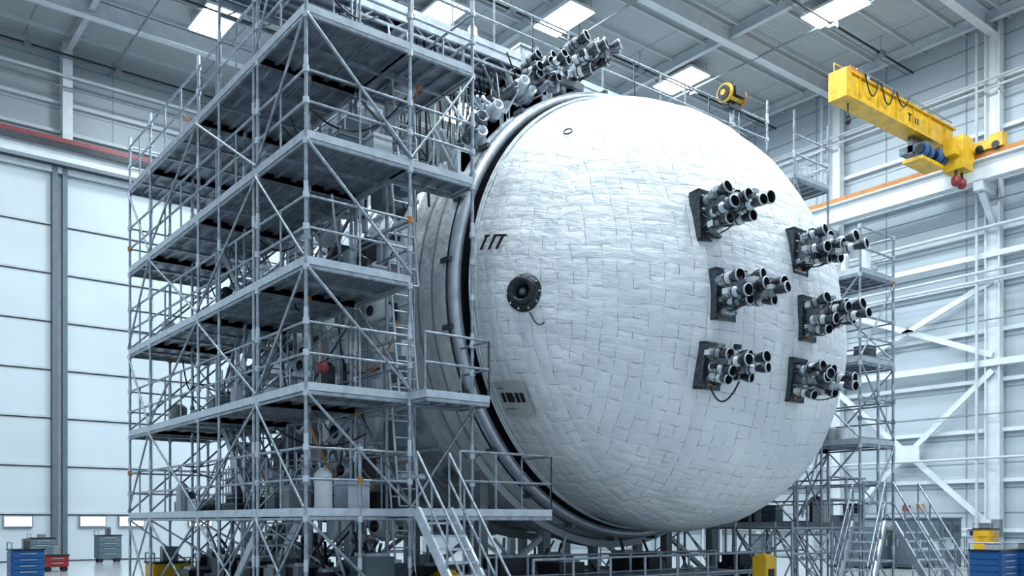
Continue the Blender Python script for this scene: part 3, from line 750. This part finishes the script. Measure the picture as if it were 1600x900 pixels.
cabinet('electrical_cabinet',34.3,20.1,1.6,2.0,2.0,'slate',2)
cabinet('electrical_cabinet.001',35.2,17.9,1.6,1.9,2.0,'slate',2)
def workbench(name,x,y,w,d,h,k='alu'):
    b=MB([]); b.box(x-w/2,x+w/2,y-d/2,y+d/2,h-.05,h,k)
    for dx in(-w/2+.05,w/2-.05):
        for dy in(-d/2+.05,d/2-.05): b.tube((x+dx,y+dy,0),(x+dx,y+dy,h),.03,'galv')
    b.box(x-w/2,x+w/2,y-d/2,y+d/2,.25,.29,k)
    for i in range(4): crate(b,x+random.uniform(-w/3,w/3),y,h,.7); crate(b,x+random.uniform(-w/3,w/3),y,.29,.8)
    return b.obj(name)
workbench('workbench',30.2,14.9,2.3,.9,1.0); workbench('workbench.001',38.6,18.0,2.0,.9,1.3)
def cart(name,x,y,w,d,h,k):
    b=MB([])
    b.box(x-w/2,x+w/2,y-d/2,y+d/2,.18,h,k); b.box(x-w/2-.03,x+w/2+.03,y-d/2-.03,y+d/2+.03,h,h+.05,'dark')
    for dx in(-w/2+.12,w/2-.12):
        for dy in(-d/2+.1,d/2-.1): b.tube((x+dx,y+dy-.03,.1),(x+dx,y+dy+.03,.1),.1,'black',14)
    nd=max(2,int(h/.25))
    for i in range(nd):
        z0=.22+(h-.25)*i/nd; z1=.22+(h-.25)*(i+1)/nd-.03
        b.box(x-w/2+.04,x+w/2-.04,y-d/2-.02,y-d/2,z0,z1,k); b.box(x-w/4,x+w/4,y-d/2-.05,y-d/2-.02,z1-.05,z1-.03,'alu')
        b.box(x-w/2-.02,x-w/2,y-d/2+.04,y+d/2-.04,z0,z1,k)
    b.tube((x-w/2,y-d/2,h),(x-w/2,y-d/2,h+.25),.02,'galv'); b.tube((x-w/2,y+d/2,h),(x-w/2,y+d/2,h+.25),.02,'galv'); b.tube((x-w/2,y-d/2,h+.25),(x-w/2,y+d/2,h+.25),.02,'galv')
    crate(b,x,y,h+.05,.8)
    return b.obj(name)
cart('tool_cart',28.4,12.4,1.2,.9,1.0,'blue'); cart('tool_cart.001',29.8,12.1,1.2,.9,1.0,'blue')
cart('tool_cart.002',34.2,15.2,.7,.6,1.6,'yellow')
cart('tool_cart.003',5.35,31.4,.9,.8,1.0,'blue'); cart('tool_cart.004',7.4,37.5,.8,.6,.6,'red')
cart('tool_cart.005',6.85,22.1,.9,.7,.9,'yellow')
def bollard(name,x,y,h=1.1,w=.42):
    b=MB([]); b.box(x-w/2,x+w/2,y-w/2,y+w/2,.05,h,'yellow'); b.box(x-w/2-.06,x+w/2+.06,y-w/2-.06,y+w/2+.06,0,.05,'dark')
    b.box(x-w/2+.05,x+w/2-.05,y-w/2+.05,y+w/2-.05,h,h+.05,'yellow'); b.box(x-w/2-.01,x+w/2+.01,y-w/2-.01,y+w/2+.01,h*.35,h*.42,'dark')
    b.box(x-.08,x+.08,y-w/2-.03,y-w/2,h*.6,h*.8,'dark')
    return b.obj(name)
bollard('control_pedestal',15.0,10.95,1.2,.32); bollard('control_pedestal.001',9.3,13.8,.95,.35)
for i,(x,y) in enumerate(((40,13.4),(40.5,22.5),(39.5,26),(40.8,30),(4.5,44),(8.3,45),(11.0,44.5))):
    cart('equipment_trolley' if i==0 else 'equipment_trolley.%03d'%i,x,y,1.0,.8,random.uniform(.8,1.6),random.choice(['grey','slate','offw','grey','slate']))
# ------------------------------------------------------------------ world and camera
w=bpy.data.worlds.new('hall_ambient'); sc.world=w; w.use_nodes=True
bg=w.node_tree.nodes['Background']; bg.inputs[0].default_value=(.67,.84,1.0,1); bg.inputs[1].default_value=.78
cam=bpy.data.cameras.new('camera'); co=bpy.data.objects.new('camera',cam); sc.collection.objects.link(co)
cam.sensor_width=36; cam.lens=31.5; cam.shift_y=.228; cam.clip_end=200
co.location=(0,0,H); co.rotation_euler=(math.pi/2,0,-math.atan2(.6178,.7863)); sc.camera=co
sc.view_settings.view_transform='Standard'
print('SCENE OK')
